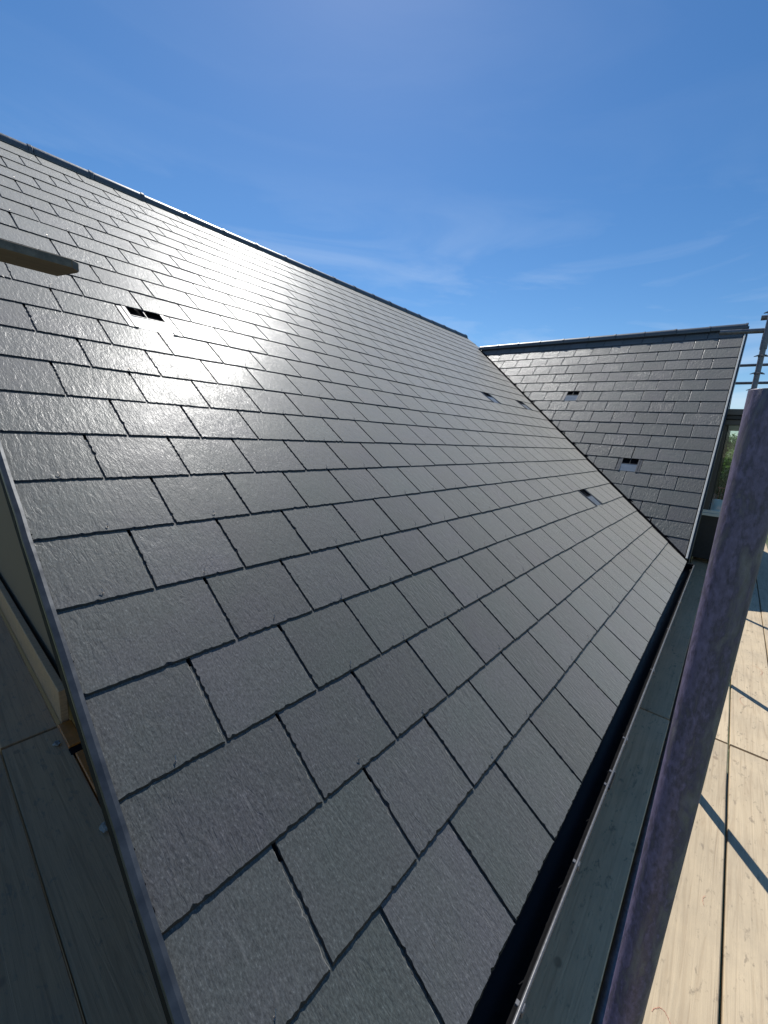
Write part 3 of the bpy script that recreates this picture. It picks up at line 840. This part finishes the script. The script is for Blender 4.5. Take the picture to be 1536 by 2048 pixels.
# ------------------------------------------------------------------ scaffold boards
def board(name, lo, hi, mat, label, cat='scaffold board', along='X', group=None):
    lo, hi = Vector(lo), Vector(hi)
    L = (hi - lo)
    n = 10
    bm = bmesh.new()
    # built along local X with slight warp and worn arrises
    ln, wd, th = (L.x, L.y, L.z) if along == 'X' else (L.y, L.x, L.z)
    prof = [(-wd / 2, -th), (wd / 2, -th), (wd / 2, -0.003), (wd / 2 - 0.003, 0), (-wd / 2 + 0.003, 0), (-wd / 2, -0.003)]
    rings = []
    for k in range(n + 1):
        x = ln * k / n
        jy = rng.gauss(0, 0.0009); jz = rng.gauss(0, 0.0006)
        rings.append([bm.verts.new((x, p[0] + jy, p[1] + jz)) for p in prof])
    for r0, r1 in zip(rings, rings[1:]):
        for i in range(6): bm.faces.new((r0[i], r0[(i + 1) % 6], r1[(i + 1) % 6], r1[i]))
    bm.faces.new(rings[0][::-1]); bm.faces.new(rings[-1])
    if along == 'X':
        loc, rz = (lo.x, (lo.y + hi.y) / 2, hi.z), 0.0
    else:
        loc, rz = ((lo.x + hi.x) / 2, lo.y, hi.z), math.pi / 2
    o = obj(name, to_mesh(name, bm), mat, None, loc, (0, 0, rz))
    return tag(o, label, cat, group)
TH = 0.038
GB = 'scaffold boards of the walkway'
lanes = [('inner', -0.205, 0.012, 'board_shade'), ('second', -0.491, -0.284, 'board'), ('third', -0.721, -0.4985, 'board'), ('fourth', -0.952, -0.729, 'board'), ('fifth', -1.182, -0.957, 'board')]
names = {('inner', 0): 'shaded scaffold board directly under the gutter, nearest the camera',
         ('inner', 1): 'shaded scaffold board under the gutter, beyond the first butt joint',
         ('inner', 2): 'dark shaded scaffold board running below the bay window sill',
         ('second', 0): 'sunlit cream board right of the purple tube, at the bottom of the picture',
         ('second', 1): 'sunlit cream board just right of the purple tube, beyond the butt joint',
         ('second', 2): 'shaded scaffold board hidden mostly behind the purple tube, past the gable shadow',
         ('third', 0): 'scuffed sunlit board in the bottom right corner of the picture',
         ('third', 1): 'sunlit board at the right edge of the picture, beyond the butt joint',
         ('third', 2): 'outer scaffold board in the shadow of the gable at the right edge',
         ('fourth', 1): 'outermost visible sunlit board, a sliver at the right picture edge',
         ('fourth', 2): 'outermost shaded board at the right edge past the gable shadow'}
xs_b = [(-1.72, 2.172), (2.187, 6.10), (6.112, 10.0)]
for ln, y0, y1, mt in lanes[:4]:
    for i, (xa, xb) in enumerate(xs_b):
        if (ln, i) not in names: continue
        dz = rng.uniform(-0.004, 0.002)
        gap = 0.008 if i == 1 else 0.0
        b_ = board('scaffold_board', (xa + gap * 0.2, y0, DECK_Z - TH + dz), (xb - 0.003, y1, DECK_Z + dz), mt, names[(ln, i)], group=GB)
        b_.rotation_euler.z += rng.gauss(0, 0.0005)
# red chalk scribbles on the sunlit boards
MAT['chalk'] = simple('red_chalk', (0.55, 0.25, 0.17), 0.9, 0, 200, 0.25)
boards_by_label = {o.get('label'): o for o in bpy.data.objects if o.name.startswith('scaffold_board')}
def chalk(label, pts, w_=0.0022):
    b_ = boards_by_label[label]; inv = (Matrix.Translation(b_.location) @ b_.rotation_euler.to_matrix().to_4x4()).inverted()
    P = [Vector((p[0], p[1], b_.location.z + 0.0022)) for p in pts]
    bm = bmesh.new(); prev = None
    fine = []
    for p, q in zip(P, P[1:]):
        for i in range(6): fine.append(p.lerp(q, i / 6))
    for i, p in enumerate(fine):
        d = (fine[min(i + 1, len(fine) - 1)] - fine[max(i - 1, 0)]); n = Vector((-d.y, d.x, 0)).normalized() * w_ * (0.6 + 0.6 * random.random()) * 0.5
        j = Vector((random.gauss(0, .0008), random.gauss(0, .0008), 0))
        cur = [bm.verts.new(inv @ (p + n + j)), bm.verts.new(inv @ (p - n + j))]
        if prev: bm.faces.new((prev[0], prev[1], cur[1], cur[0]))
        prev = cur
    obj('chalk_mark', to_mesh('chalk_mark', bm), 'chalk', b_)
def arc(cx, cy, r, a0, a1, k=1.0, n=9): return [(cx + r * math.cos(a0 + (a1 - a0) * i / n), cy + r * k * math.sin(a0 + (a1 - a0) * i / n)) for i in range(n + 1)]
chalk(names[('second', 0)], arc(0.42, -0.36, 0.13, -0.9, 0.7, 0.3), 0.0016)
chalk(names[('second', 0)], arc(0.33, -0.38, 0.10, -1.6, 0.2, 0.5), 0.0014)
chalk(names[('second', 0)], arc(1.02, -0.445, 0.025, 0.3, 2.6, 0.5), 0.0014)
chalk(names[('third', 1)], arc(2.80, -0.58, 0.07, 0.4, 3.0, 0.5), 0.002)
chalk(names[('third', 1)], arc(3.40, -0.64, 0.08, -2.4, 0.6, 0.5), 0.002)
# boards along the left gable wall
left = [(-0.594, -0.366, -0.9, 2.232, 'shaded brown board beside the gable wall in the bottom left corner'),
        (-0.836, -0.599, -0.9, 2.232, 'shaded brown outer board in the bottom left corner, left of the seam'),
        (-0.594, -0.372, 2.25, 6.15, 'dark board beyond the butt joint at the left edge, beside the toe board'),
        (-0.836, -0.605, 2.25, 6.15, 'dark outer board beyond the butt joint at the left edge')]
for xa, xb, ya, yb, lab in left[:3]:
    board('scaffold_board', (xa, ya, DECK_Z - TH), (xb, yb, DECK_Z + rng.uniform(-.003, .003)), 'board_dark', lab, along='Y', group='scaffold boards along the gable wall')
tag(obj('toe_board', box_mesh('toe_board', (-0.352, 2.26, DECK_Z - 0.02), (-0.316, 6.0, DECK_Z + 0.185), 0.003), 'board_dark'), 'shaded brown toe board standing on edge against the gable wall', 'toe board')
bm = bmesh.new()
box_bm(bm, (-0.372, 2.02, DECK_Z - 0.03), (-0.312, 2.24, DECK_Z + 0.012), 0.004)
og = obj('orange_block', to_mesh('orange_block', bm), 'orange'); tag(og, 'short orange block wedged beside the end of the toe board', 'packer')
bm = bmesh.new()
box_bm(bm, (-0.360, 1.35, DECK_Z - 0.03), (-0.305, 1.965, DECK_Z + 0.006), 0.004)
og = obj('orange_strip', to_mesh('orange_strip', bm), 'orange'); tag(og, 'long orange strip between the shaded brown board and the gable wall', 'strip')
bm = bmesh.new(); box_bm(bm, (-0.375, 1.966, DECK_Z - 0.035), (-0.303, 2.019, DECK_Z + 0.004), 0.003)
tag(obj('gap_block', to_mesh('gap_block', bm), 'grille'), 'black filler for the gap between the two orange pieces', 'joint')  # black block put in for the gap between the orange pieces
def chip(loc, s, label):
    bm = bmesh.new(); bmesh.ops.create_icosphere(bm, subdivisions=2, radius=1)
    for v in bm.verts:
        v.co *= 0.75 + 0.5 * mnoise.noise(v.co * 1.7 + Vector(loc) * 9)
        v.co = Vector((v.co.x * s[0], v.co.y * s[1], v.co.z * s[2]))
    tag(obj('plaster_chip', to_mesh('plaster_chip', bm), 'white', None, loc), label, 'debris')
chip((-0.405, 2.09, DECK_Z + 0.008), (0.020, 0.026, 0.010), 'small pale chip of rubble on the shaded brown board near the orange block')
chip((-0.385, 1.43, DECK_Z + 0.012), (0.022, 0.035, 0.014), 'pale chip of rubble half hidden under the verge strip')

# ------------------------------------------------------------------ cantilevered plank at the left edge
bm = bmesh.new()
PX, PY0, PY1, PZ = -0.336, 1.393, 1.538, 1.648
o_ = [(-2.6, PY0), (PX - 0.022, PY0), (PX, PY0 + 0.022), (PX, PY0 + 0.040), (PX - 0.030, PY1), (-2.6, PY1)]
tb = [bm.verts.new((x - PX, y - PY0, 0)) for x, y in o_]; tt = [bm.verts.new((x - PX, y - PY0, 0.026)) for x, y in o_]
f = bm.faces.new(tb); f.material_index = 0; f = bm.faces.new(tt[::-1]); f.material_index = 1
for i in range(6):
    f = bm.faces.new((tb[i], tb[(i + 1) % 6], tt[(i + 1) % 6], tt[i])); f.material_index = 1
bmesh.ops.bevel(bm, geom=[e for e in bm.edges], offset=0.002, segments=1, affect='EDGES')
pk = obj('plank', to_mesh('plank', bm), ['plank', 'plank_edge'], None, (PX, PY0, PZ), (0, 0, R_(-0.6)))
tag(pk, 'brown plank end with clipped corners jutting over the roof at the left edge', 'plank')

# ------------------------------------------------------------------ scaffold tubes
def add_tube(name, p0, p1, mat, label, r=0.02415, seg=24, wall=0.0035, cat='scaffold tube', group=None):
    p0, p1 = Vector(p0), Vector(p1)
    o = obj(name, tube_mesh(name, (0, 0, 0), p1 - p0, r, seg, wall), mat, None, p0)
    return tag(o, label, cat, group)
TY = -0.2585
# near standard, purple paint; ring of extra vertices so it can carry small dents
bm = bmesh.new(); segs, nz = 40, 90
z0, z1 = -1.2, 1.302
rings = []
for k in range(nz + 1):
    z = z0 + (z1 - z0) * k / nz
    ring = []
    for i in range(segs):
        a = 2 * math.pi * i / segs
        rr = 0.02415 + 0.00022 * mnoise.noise(Vector((math.cos(a) * 2, math.sin(a) * 2, z * 9)))
        ring.append(bm.verts.new((math.cos(a) * rr, math.sin(a) * rr, z - DECK_Z)))
    rings.append(ring)
for rr in (0.0236, 0.0205, 0.0200):
    zz = z1 - DECK_Z + (0.0006 if rr > .021 else (0.0004 if rr > .0203 else -0.4))
    rings.append([bm.verts.new((math.cos(2 * math.pi * i / segs) * rr, math.sin(2 * math.pi * i / segs) * rr, zz)) for i in range(segs)])
for r0, r1 in zip(rings, rings[1:]):
    for i in range(segs): bm.faces.new((r0[i], r0[(i + 1) % segs], r1[(i + 1) % segs], r1[i]))
bm.faces.new(rings[0][::-1]); bm.faces.new(rings[-1])
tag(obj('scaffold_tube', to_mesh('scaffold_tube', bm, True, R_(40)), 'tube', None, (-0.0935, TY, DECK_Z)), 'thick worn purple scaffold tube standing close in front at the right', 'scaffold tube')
add_tube('scaffold_tube', (3.19, TY - 0.005, GROUND_Z), (3.19, TY - 0.005, 1.45), 'steel', 'upright tube hidden behind the purple tube, casting a shadow across the boards')
add_tube('scaffold_brace', (1.765, TY - 0.008, DECK_Z - 0.02), (1.28, TY - 0.008, 1.38), 'steel', 'leaning brace tube hidden behind the purple tube, casting the wide shadow', cat='scaffold tube')
far_std = empty('scaffold_standard', (5.0, -0.245, GROUND_Z))
tag(far_std, 'tall grey scaffold upright with collars rising above the purple tube at the right edge', 'scaffold tube')
obj('upright', tube_mesh('upright', (0, 0, 0), (0, 0, 4.4 - GROUND_Z), 0.02415, 20), 'steel', far_std)
obj('sleeve', tube_mesh('sleeve', (0, 0, 2.27 - GROUND_Z), (0, 0, 2.42 - GROUND_Z), 0.030, 20), 'steel', far_std)
def collar(z):
    bm = bmesh.new()
    tube_bm(bm, (0, 0, z - 0.005), (0, 0, z + 0.005), 0.031, 16)
    for a in (0.3, 1.87, 3.44, 5.01):
        d = Vector((math.cos(a), math.sin(a), 0))
        v0 = [Vector((0, 0, z + s)) + d * 0.03 + Vector((-d.y, d.x, 0)) * q for s, q in ((-.007, -.02), (-.007, .02), (.007, .02), (.007, -.02))]
        v1 = [Vector((0, 0, z - 0.010 + s)) + d * 0.060 + Vector((-d.y, d.x, 0)) * q for s, q in ((-.003, -.006), (-.003, .006), (.003, .006), (.003, -.006))]
        a_ = [bm.verts.new(p) for p in v0]; b_ = [bm.verts.new(p) for p in v1]
        bm.faces.new(a_); bm.faces.new(b_[::-1])
        for i in range(4): bm.faces.new((a_[i], a_[(i + 1) % 4], b_[(i + 1) % 4], b_[i]))
    return to_mesh('collar', bm)
for z in (2.21, 2.04, 1.88, 2.62):
    obj('collar', collar(z - GROUND_Z), 'steel', far_std)
add_tube('scaffold_ledger', (-1.5, -0.228, DECK_Z - 0.075), (9.5, -0.228, DECK_Z - 0.075), 'steel', 'long grey tube added under the slot between shaded board and purple tube')  # added tube, keeps sunlit ground from showing through the slot
add_tube('scaffold_transom', (5.05, 0.135, 2.47), (5.05, -1.30, 2.425), 'steel', 'grey cross tube whose end overlaps the top corner of the gable slates')
add_tube('scaffold_transom', (5.06, -0.175, 2.585), (5.06, -1.3, 2.585), 'steel', 'short grey tube end above the longer cross tube at the right edge')
add_tube('scaffold_ledger', (9.4, 0.9, 2.80), (9.4, -2.4, 2.80), 'steel', 'upper of two distant horizontal rails seen between gable verge and upright')
add_tube('scaffold_ledger', (9.4, 0.9, 2.49), (9.4, -2.4, 2.49), 'steel', 'lower of two distant horizontal rails seen between gable verge and purple tube')

# ------------------------------------------------------------------ distance: trees, fence, brick stacks
def tree(x, y, h, rx, leaf, n, label):
    t = empty('tree', (x, y, GROUND_Z)); tag(t, label, 'tree', 'trees beyond the site')
    bm = bmesh.new(); hh = h * 0.62
    segs = 8; rings = []
    for k in range(7):
        f = k / 6; r = 0.22 * (1 - f * 0.8); c = Vector((0.15 * math.sin(f * 3 + x), 0.15 * math.cos(f * 2.3 + y), hh * f))
        rings.append([bm.verts.new(c + Vector((math.cos(2 * math.pi * i / segs) * r, math.sin(2 * math.pi * i / segs) * r, 0))) for i in range(segs)])
    for r0, r1 in zip(rings, rings[1:]):
        for i in range(segs): bm.faces.new((r0[i], r0[(i + 1) % segs], r1[(i + 1) % segs], r1[i]))
    for k in range(7):
        a = k * 2.4; z = hh * (0.45 + 0.07 * k)
        tube_bm(bm, (0, 0, z), (math.cos(a) * rx * .6, math.sin(a) * rx * .6, z + h * .17), 0.05, 6)
    obj('trunk', to_mesh('trunk', bm, True), 'bark', t)
    rg = random.Random(int(x * 13 + y * 7))
    clumps = []
    for _ in range(26):
        a = rg.uniform(0, 6.28); e = rg.uniform(-0.6, 1.0); rr = rg.uniform(0.35, 1.0)
        clumps.append((Vector((math.cos(a) * rx * rr * math.sqrt(max(0, 1 - (e * .75) ** 2)), math.sin(a) * rx * rr * math.sqrt(max(0, 1 - (e * .75) ** 2)), h * 0.62 + e * h * 0.33)), rg.uniform(0.6, 1.15) * rx * 0.36))
    verts, faces, rn = [], [], []
    for _ in range(n):
        c, cr = rg.choice(clumps)
        d = Vector((rg.gauss(0, 1), rg.gauss(0, 1), rg.gauss(0, 1))).normalized()
        p = c + d * cr * rg.uniform(0.65, 1.05)
        if p.z < 0.3: p.z = rg.uniform(0.3, h * 0.4)
        s = rg.uniform(0.10, 0.22)
        u = (d + Vector((rg.gauss(0, .6), rg.gauss(0, .6), rg.gauss(0, .6)))).normalized(); a_ = u.orthogonal().normalized(); b_ = u.cross(a_)
        i0 = len(verts)
        verts += [p - a_ * s, p - b_ * s * .55, p + a_ * s, p + b_ * s * .55]
        faces.append((i0, i0 + 1, i0 + 2, i0 + 3)); q = rg.random(); rn += [q] * 4
    me = bpy.data.meshes.new('crown'); me.from_pydata([tuple(v) for v in verts], [], faces)
    at = me.attributes.new('rnd', 'FLOAT', 'POINT'); at.data.foreach_set('value', rn)
    obj('crown', me, leaf, t)
tree(62, 0.8, 8.2, 3.6, 'leaf_a', 9000, 'bright green broad tree in the middle of the bay window view')
tree(69, 4.2, 8.8, 3.4, 'leaf_a', 6000, 'taller green tree at the left side of the bay window view')
tree(54, 2.6, 4.6, 2.6, 'leaf_b', 6000, 'dark low bush tree under the bright tree in the bay window view')
tree(55, -1.6, 4.8, 2.8, 'leaf_b', 6000, 'dark low bush tree right of the other in the bay window view')

fence = tag(empty('mesh_fence', (44, 0, GROUND_Z)), 'tall dark red steel mesh fence seen through the bay window', 'fence')
for i in range(5):
    obj('post', box_mesh('post', (-0.04, -2.6 + i * 1.6 - 0.04, 0), (0.04, -2.6 + i * 1.6 + 0.04, 3.55)), 'rust', fence)
for z in (0.15, 1.2, 2.35, 3.45):
    obj('rail', box_mesh('rail', (-0.055, -2.7, z), (-0.042, 3.9, z + 0.07)), 'rust', fence)
for i in range(32):
    yy = -2.6 + i * 0.2
    obj('bar', box_mesh('bar', (-0.075, yy - 0.018, 0.1), (-0.057, yy + 0.018, 3.5)), 'rust', fence)
rb = random.Random(5)
for i, (yy, zz, mt, lab) in enumerate([(-0.6, 0, 'brick', 'lower pink brick pallet behind the red fence'), (0.75, 0, 'wrap', 'lower pale wrapped pallet behind the red fence'), (-0.5, 1.05, 'wrap', 'pale wrapped pallet stacked on the pink brick pallet'), (0.8, 1.05, 'brick', 'pink brick pallet stacked on the pale wrapped pallet')]):
    p = empty('brick_pallet', (46.2, yy, GROUND_Z + zz)); tag(p, lab, 'pallet')
    obj('pallet_base', box_mesh('pallet_base', (-0.5, -0.58, 0), (0.5, 0.58, 0.12), 0.01), 'board_grey', p)
    for a in range(4):
        for b in range(3):
            obj('brick_pack', box_mesh('brick_pack', (-0.48, -0.56 + a * 0.28, 0.13 + b * 0.3), (0.48, -0.30 + a * 0.28, 0.41 + b * 0.3), 0.015), mt, p)
